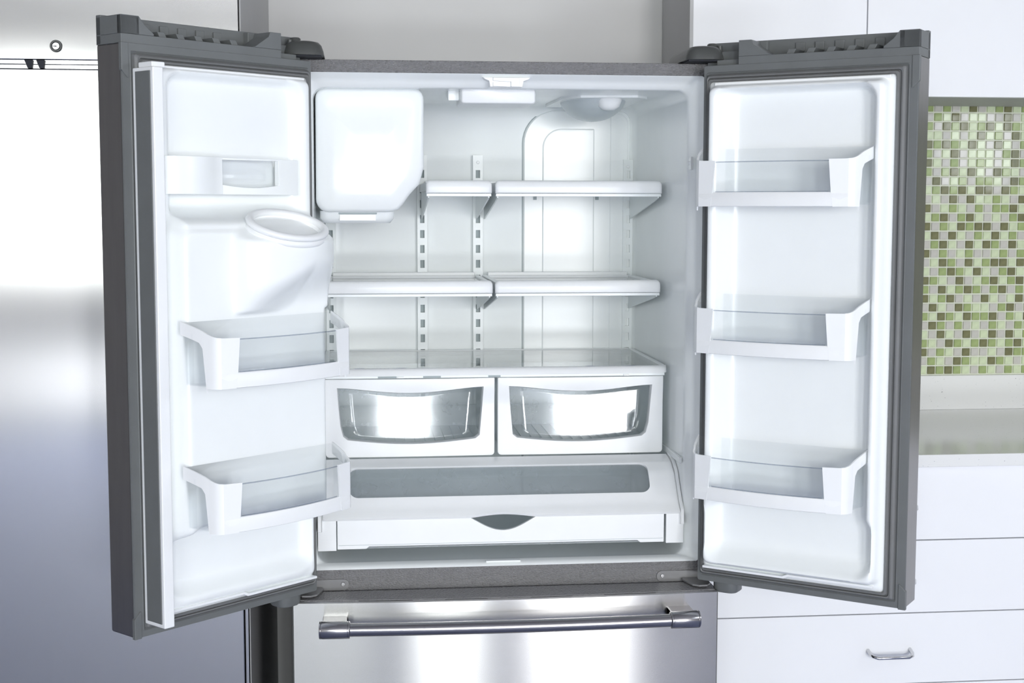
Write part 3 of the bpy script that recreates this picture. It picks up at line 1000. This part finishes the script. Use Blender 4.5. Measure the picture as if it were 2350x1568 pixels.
# humidity print on top of the front trim
def text_mesh(s, size):
    c = bpy.data.curves.new('print', 'FONT')
    c.body = s
    c.size = size
    c.align_x = 'CENTER'
    o = bpy.data.objects.new('print', c)
    COL.objects.link(o)
    dg = bpy.context.evaluated_depsgraph_get()
    me = bpy.data.meshes.new_from_object(o.evaluated_get(dg))
    bpy.data.objects.remove(o)
    return me
def printed(s, x, yy, size):
    me = text_mesh(s, size)
    me.materials.append(MT['blue'])
    o = bpy.data.objects.new('humidity_print', me)
    COL.objects.link(o)
    o.parent = tr
    o.location = (x, yy - yc0, .00035)
    o.rotation_euler = (R(4), 0, 0)
for sgn in (-1, 1):
    xm = sgn * .2635
    lab = ('LOW', 'HIGH') if sgn < 0 else ('HIGH', 'LOW')
    printed(lab[0], xm - .047, yc0 + .0105, .0095)
    printed(lab[1], xm + .047, yc0 + .0105, .0095)
    for i in range(5):
        printed('I', xm - .018 + .009 * i, yc0 + .0105, .007)
    for q in (-.029, .029):
        printed('-', xm + q, yc0 + .0105, .014)


def crisper(s, label):
    yf = .190
    x0, x1 = (.0034, .3895)
    def L(mb): return mb.mapped(lambda x, y, z: (s * x, y - yf, z - .872))
    outer = rr(x0, x1, .8735, 1.0545, (.008, .008, .002, .002), 4)
    inn = []
    xa, xb = .0290, .3625
    for i in range(17):                                    # wavy top edge, right to left
        q = i / 16
        inn.append((xb + (xa - xb) * q, 1.0345 - .0125 * math.sin(math.pi * q) ** 1.6))
    xl, xr_ = .0420, .3455
    inn += [(xa + .003, .99), (xa + .007, .945), (xl - .004, .922), (xl + .006, .914)]
    for i in range(1, 12):
        q = i / 12
        inn.append((xl + .006 + (xr_ - xl - .012) * q, .914 - .0105 * math.sin(math.pi * q)))
    inn += [(xr_ - .006, .914), (xr_ + .004, .922), (xb - .007, .945), (xb - .003, .99)]
    c = (.196, .965)
    inn2 = [(c[0] + (x - c[0]) * .985, c[1] + (z - c[1]) * .965) for x, z in inn]
    O, I, I2 = star([outer, inn, inn2], c, 80)
    def fy(x, z):
        lip = float(sstep(.995, 1.035, z)) * .010
        return yf - lip * (0.35 + .65 * math.sin(math.pi * min(1, max(0, (x - x0) / (x1 - x0))))) - .004 * (1 - ((x - .196) / .195) ** 2)
    O1 = [(c[0] + (x - c[0]) * .995, c[1] + (z - c[1]) * .99) for x, z in O]
    MID = [((a[0] + b[0]) / 2, (a[1] + b[1]) / 2) for a, b in zip(O1, I)]
    m = MB().loft([[(x, yf + .014, z) for x, z in O], [(x, fy(x, z) + .003, z) for x, z in O], [(x, fy(x, z), z) for x, z in O1], [(x, fy(x, z), z) for x, z in MID], [(x, fy(x, z), z) for x, z in I], [(x, fy(x, z) + .008, z) for x, z in I2], [(x, yf + .014, z) for x, z in I2]], ring=True)
    t = obj('crisper_drawer', L(m), 'white', fr, smooth=50, loc=(0, yf - .35, .872 - ZF))
    t['label'] = label
    def pn(k): return [(c[0] + (x - c[0]) * k, yf + .006 - .002 * (1 - (((x - c[0]) * k) / .17) ** 2) + (z - c[1]) * k * .024, c[1] + (z - c[1]) * k) for x, z in I2]
    obj('window_pane', L(MB().loft([pn(k) for k in (1, .8, .6, .4, .2, .02)], False, True)), 'pane', t, smooth=30, solid=.002)
    m = MB()
    a0, a1, b0, b1, f0, f1 = .0125, .3815, yf + .016, .575, .886, 1.046
    m.box(a0, a1, b0, b1, f0 - .003, f0)
    m.box(a0, a0 + .003, b0, b1, f0, f1)
    m.box(a1 - .003, a1, b0, b1, f0, f1)
    m.box(a0, a1, b1 - .003, b1, f0, f1)
    m.box(a0, a1, b1 - .006, b1 - .003, f0 + .05, f0 + .054)
    obj('tray', L(m), 'tray', t)
    for i in range(15):
        xr = a0 + .018 + .0238 * i
        obj('floor_rib', L(MB().box(xr, xr + .007, b0 + .004, b1 - .02, f0 + .0002, f0 + .0028)), 'tray', t)
    return t
crisper(1, 'white-framed crisper drawer with clear window, away from the ice maker side')
crisper(-1, 'white-framed crisper drawer with clear window, partly behind the left door')

# ================================================================== WIDE DELI DRAWER
def L(mb): return mb.mapped(lambda x, y, z: (x, y - .03, z - .694))
LP_ = [(.17, .8735), (.14, .8695), (.12, .8640), (.09, .8462), (.06, .8075), (.042, .7865), (.030, .7772), (.023, .7725), (.021, .7690)]
cum = [0]
for i in range(1, len(LP_)): cum.append(cum[-1] + math.hypot(LP_[i][0] - LP_[i - 1][0], LP_[i][1] - LP_[i - 1][1]))
def lp(sv):
    sv = min(max(sv, 0), cum[-1])
    i = max(k for k in range(len(cum) - 1) if cum[k] <= sv + 1e-9)
    q = (sv - cum[i]) / (cum[i + 1] - cum[i])
    return LP_[i][0] + (LP_[i + 1][0] - LP_[i][0]) * q, LP_[i][1] + (LP_[i + 1][1] - LP_[i][1]) * q
smax = cum[-1]
s0, s1 = cum[2] + .002, cum[4] + .001
def lpm(x, sv, d=0.0):
    if abs(x) < .088: sv = min(sv, smax - .0085 * (1 + math.cos(math.pi * x / .088)) / 2)
    y, z = lp(sv)
    return (x, y + d * .6, z - d)
outer = [(x, sv) for x, sv in ((-.3935, 0), (.3935, 0), (.3935, smax), (-.3935, smax))]
o2 = []
for i in range(4):
    a, b = outer[i], outer[(i + 1) % 4]
    for q in range(16): o2.append((a[0] + (b[0] - a[0]) * q / 16, a[1] + (b[1] - a[1]) * q / 16))
win = rr(-.336, .336, s0, s1, .020, 6)
# strips: build the lid as bands so the curve stays smooth
m = MB()
c = (0, (s0 + s1) / 2)
O, I = star([o2, win], c, 120)
loops = []
for q in np.linspace(0, 1, 7):
    loops.append([(a[0] + (b[0] - a[0]) * q, a[1] + (b[1] - a[1]) * q) for a, b in zip(O, I)])
def mp(l, d): return [lpm(x, sv, d) for x, sv in l]
m.loft([mp(l, 0) for l in loops] + [mp(l, .005) for l in reversed(loops)], ring=True)
t = obj('deli_drawer', L(m), 'white', fr, smooth=50, loc=(0, .03 - .35, .694 - ZF))
t['label'] = 'full-width deli drawer with curved window lid and scooped grip'
m = MB().grid(20, 10, lambda a, b: lpm(-.338 + .676 * a, s0 - .003 + (s1 - s0 + .006) * b, .004))
obj('lid_window', L(m), 'tint', t, smooth=60, solid=.0015)
# front panel with scooped grip
P = [(-.3625, .7005), (-.300, .7005), (-.294, .7055), (.300, .7055), (.306, .7005), (.3595, .7005), (.3595, .768)]
P += [(.0790, .768)] + [(.0790 - .158 * i / 24, .768 - .0325 * math.sin(math.pi * (i / 24)) ** 1.15) for i in range(1, 24)] + [(-.0790, .768), (-.3625, .768)]
obj('front_panel', L(MB().prism(P, 'xz', .026, .036)), 'white', t, .001)
obj('front_groove', L(MB().box(-.36, .357, .0254, .0262, .7090, .7096)), 'slot', t)
m = MB()
m.box(-.352, .350, .037, .36, .699, .702)
wp = [(.037, .702), (.037, .764), (.06, .79), (.12, .842), (.36, .846), (.36, .702)]
m.prism(wp, 'yz', -.352, -.349)
m.prism(wp, 'yz', .347, .350)
m.box(-.352, .350, .357, .36, .702, .84)
obj('tray', L(m), 'tray', t)
# fixed side housings
for sx in (-1, 1):
    xa, xb = (.3645, .4045)
    m = MB().prism([(.028, .697), (.028, .764), (.040, .766), (.40, .766), (.40, .697)], 'yz', xa, xb)
    m.prism([(y + .002, z + .003) for y, z in LP_] + [(.021, .74), (.17, .74)], 'yz', .3968, .4045)
    m.prism([(y + .001, z - .004) for y, z in LP_] + [(.022, .74), (.17, .74)], 'yz', .3940, .3966)
    m.mapped(lambda x, y, z: (sx * x, y, z))
    obj('side_housing', L(m), 'white', t, .002)

# ================================================================== DOOR BINS
def make_bin(label, cat='bin'):
    t = thing('door_bin', label, cat, (0, 0, 0))
    hw, dp = .179, .078
    zf_, zb_ = .0925, .121
    def fv(x): return dp + .018 * (1 - (x / .156) ** 2)          # bowed front
    # clear tray
    m = MB()
    path = [(-.180, .002), (-.172, .048), (-.162, .066), (-.150, fv(-.150))] + [(-.150 + .300 * i / 14, fv(-.150 + .300 * i / 14)) for i in range(1, 15)] + [(.162, .066), (.172, .048), (.180, .002)]
    k = len(path)
    def h(i):
        x, v = path[i]
        return zb_ - (zb_ - zf_) * float(sstep(.0, .075, v)) - .002
    vs = [(x * .97, v * .985, .004) for x, v in path] + [(x, v, h(i)) for i, (x, v) in enumerate(path)]
    fs = [(i, (i + 1) % k, (i + 1) % k + k, i + k) for i in range(k)] + [tuple(range(k - 1, -1, -1))]
    m.add(vs, fs)
    obj('clear_tray', m, 'clear', t, smooth=40, solid=.0022)
    # polished top edge of the clear front, and the edge of its floor
    m = MB()
    for (zz, dz, ins_) in ((zf_ - .0040, .0022, .0005), (.0290, .0014, .0015)):
        lo_ = []
        for i in range(15):
            x = -.1185 + .237 * i / 14
            v = fv(x) + .0004 - ins_
            lo_.append([(x, v, zz), (x, v + .0012, zz), (x, v + .0012, zz + dz), (x, v, zz + dz)])
        rim_ = MB().loft(lo_, True, True)
        obj('clear_rim', rim_, 'edge', t)
    # clear corner ribs on the sides
    for sx in (-1, 1):
        m = MB().box(sx * .1795 - .0012, sx * .1795 + .0012, .010, .030, .008, .100)
        obj('side_rib', m, 'clear', t)
    # white frame: front U and the two sloping arms
    def front_z(x):
        """top of the lower band along the front"""
        return .0275
    loops = []
    m = MB()
    xs_ = [-.157 + .314 * i / 22 for i in range(23)]
    for x in xs_:
        v = fv(x) + .0012
        b0 = .0 + .0
        loops.append([(x, v, b0), (x, v + .0022, b0 + .001), (x, v + .0030, .0255), (x, v + .0010, .0285), (x, v - .0015, .0285), (x, v - .0015, b0)])
    m.loft(loops, True, True)
    for sx in (-1, 1):
        # front post: tapered, follows the bow
        def pv(x): return fv(min(abs(x), .157)) + .0012
        q0 = [(.157, 0.0), (.128, .0), (.1245, .0255), (.1195, zf_), (.153, zf_ + .0005), (.157, zf_ + .001)]
        lo = [(sx * a, pv(a) + .0028, b) for a, b in q0] ; li = [(sx * a, pv(a) - .0015, b) for a, b in q0]
        m.loft([lo, li], True, True)
        # rounded corner and sloping arm back to the door
        cs = [(.157, pv(.157) + .0028), (.163, pv(.157) - .002), (.168, pv(.157) - .010), (.1715, pv(.157) - .022)]
        ci = [(.154, pv(.157) - .0015), (.160, pv(.157) - .005), (.165, pv(.157) - .012), (.1685, pv(.157) - .023)]
        lp2 = []
        for (a, b), (c2, d2), zb2 in zip(cs, ci, (0.0, .0, .0, .0)):
            lp2.append((a, b, c2, d2))
        zt_ = [zf_ + .001, zf_ + .0015, zf_ + .004, zf_ + .0085]
        zl_ = [0.0, 0.0, .0, .0]
        ll = []
        for (a, b, c2, d2), z1_, z0_ in zip(lp2, zt_, zl_):
            ll.append([(sx * a, b, z0_), (sx * a, b, z1_), (sx * c2, d2, z1_), (sx * c2, d2, z0_)])
        m.loft(ll, True, True)
        # arm
        arm = []
        for i in range(9):
            q = i / 8
            v = (pv(.157) - .022) * (1 - q) + .001 * q
            x_ = .1715 + .0145 * q ** .8
            zt2 = (zf_ + .0085) + (zb_ - zf_ - .0085) * (q ** .75)
            th = .085 * (1 - min(1, q / .16)) ** 1.6 + .024
            arm.append([(sx * x_, v, zt2 - th), (sx * x_, v, zt2), (sx * (x_ - .003), v, zt2), (sx * (x_ - .003), v, zt2 - th)])
        m.loft(arm, True, True)
    obj('white_frame', m, 'white', t, smooth=40)
    return t
bin0 = make_bin('bin')
BINS = [('R', .192, .020, 1.4446, 'clear door bin with white frame, highest on the right door'),
        ('R', .192, .020, 1.1430, 'clear door bin with white frame, middle of the right door'),
        ('R', .192, .020, .8370, 'clear door bin with white frame, lowest on the right door'),
        ('L', .2125, .0835, 1.1130, 'clear door bin with white frame below the ice chute'),
        ('L', .2125, .0835, .8450, 'clear door bin with white frame, lowest on the left door')]
for i, (side, uc, nb, zb, lab) in enumerate(BINS):
    o = bin0 if i == 0 else copy_tree(bin0)
    (hx, hy), ang, s = DOORS[side]
    ex, ey = (math.cos(ang), math.sin(ang)), (-math.sin(ang), math.cos(ang))
    o.location = (hx + ex[0] * s * uc + ey[0] * nb, hy + ex[1] * s * uc + ey[1] * nb, zb)
    o.rotation_euler = (0, 0, ang)
    tag(o, lab, 'bin', 'door bins')

sc.cycles.use_denoising = True
sc.cycles.max_bounces = 14
sc.cycles.transparent_max_bounces = 24
sc.cycles.diffuse_bounces = 6
sc.cycles.caustics_reflective = False
sc.cycles.caustics_refractive = False
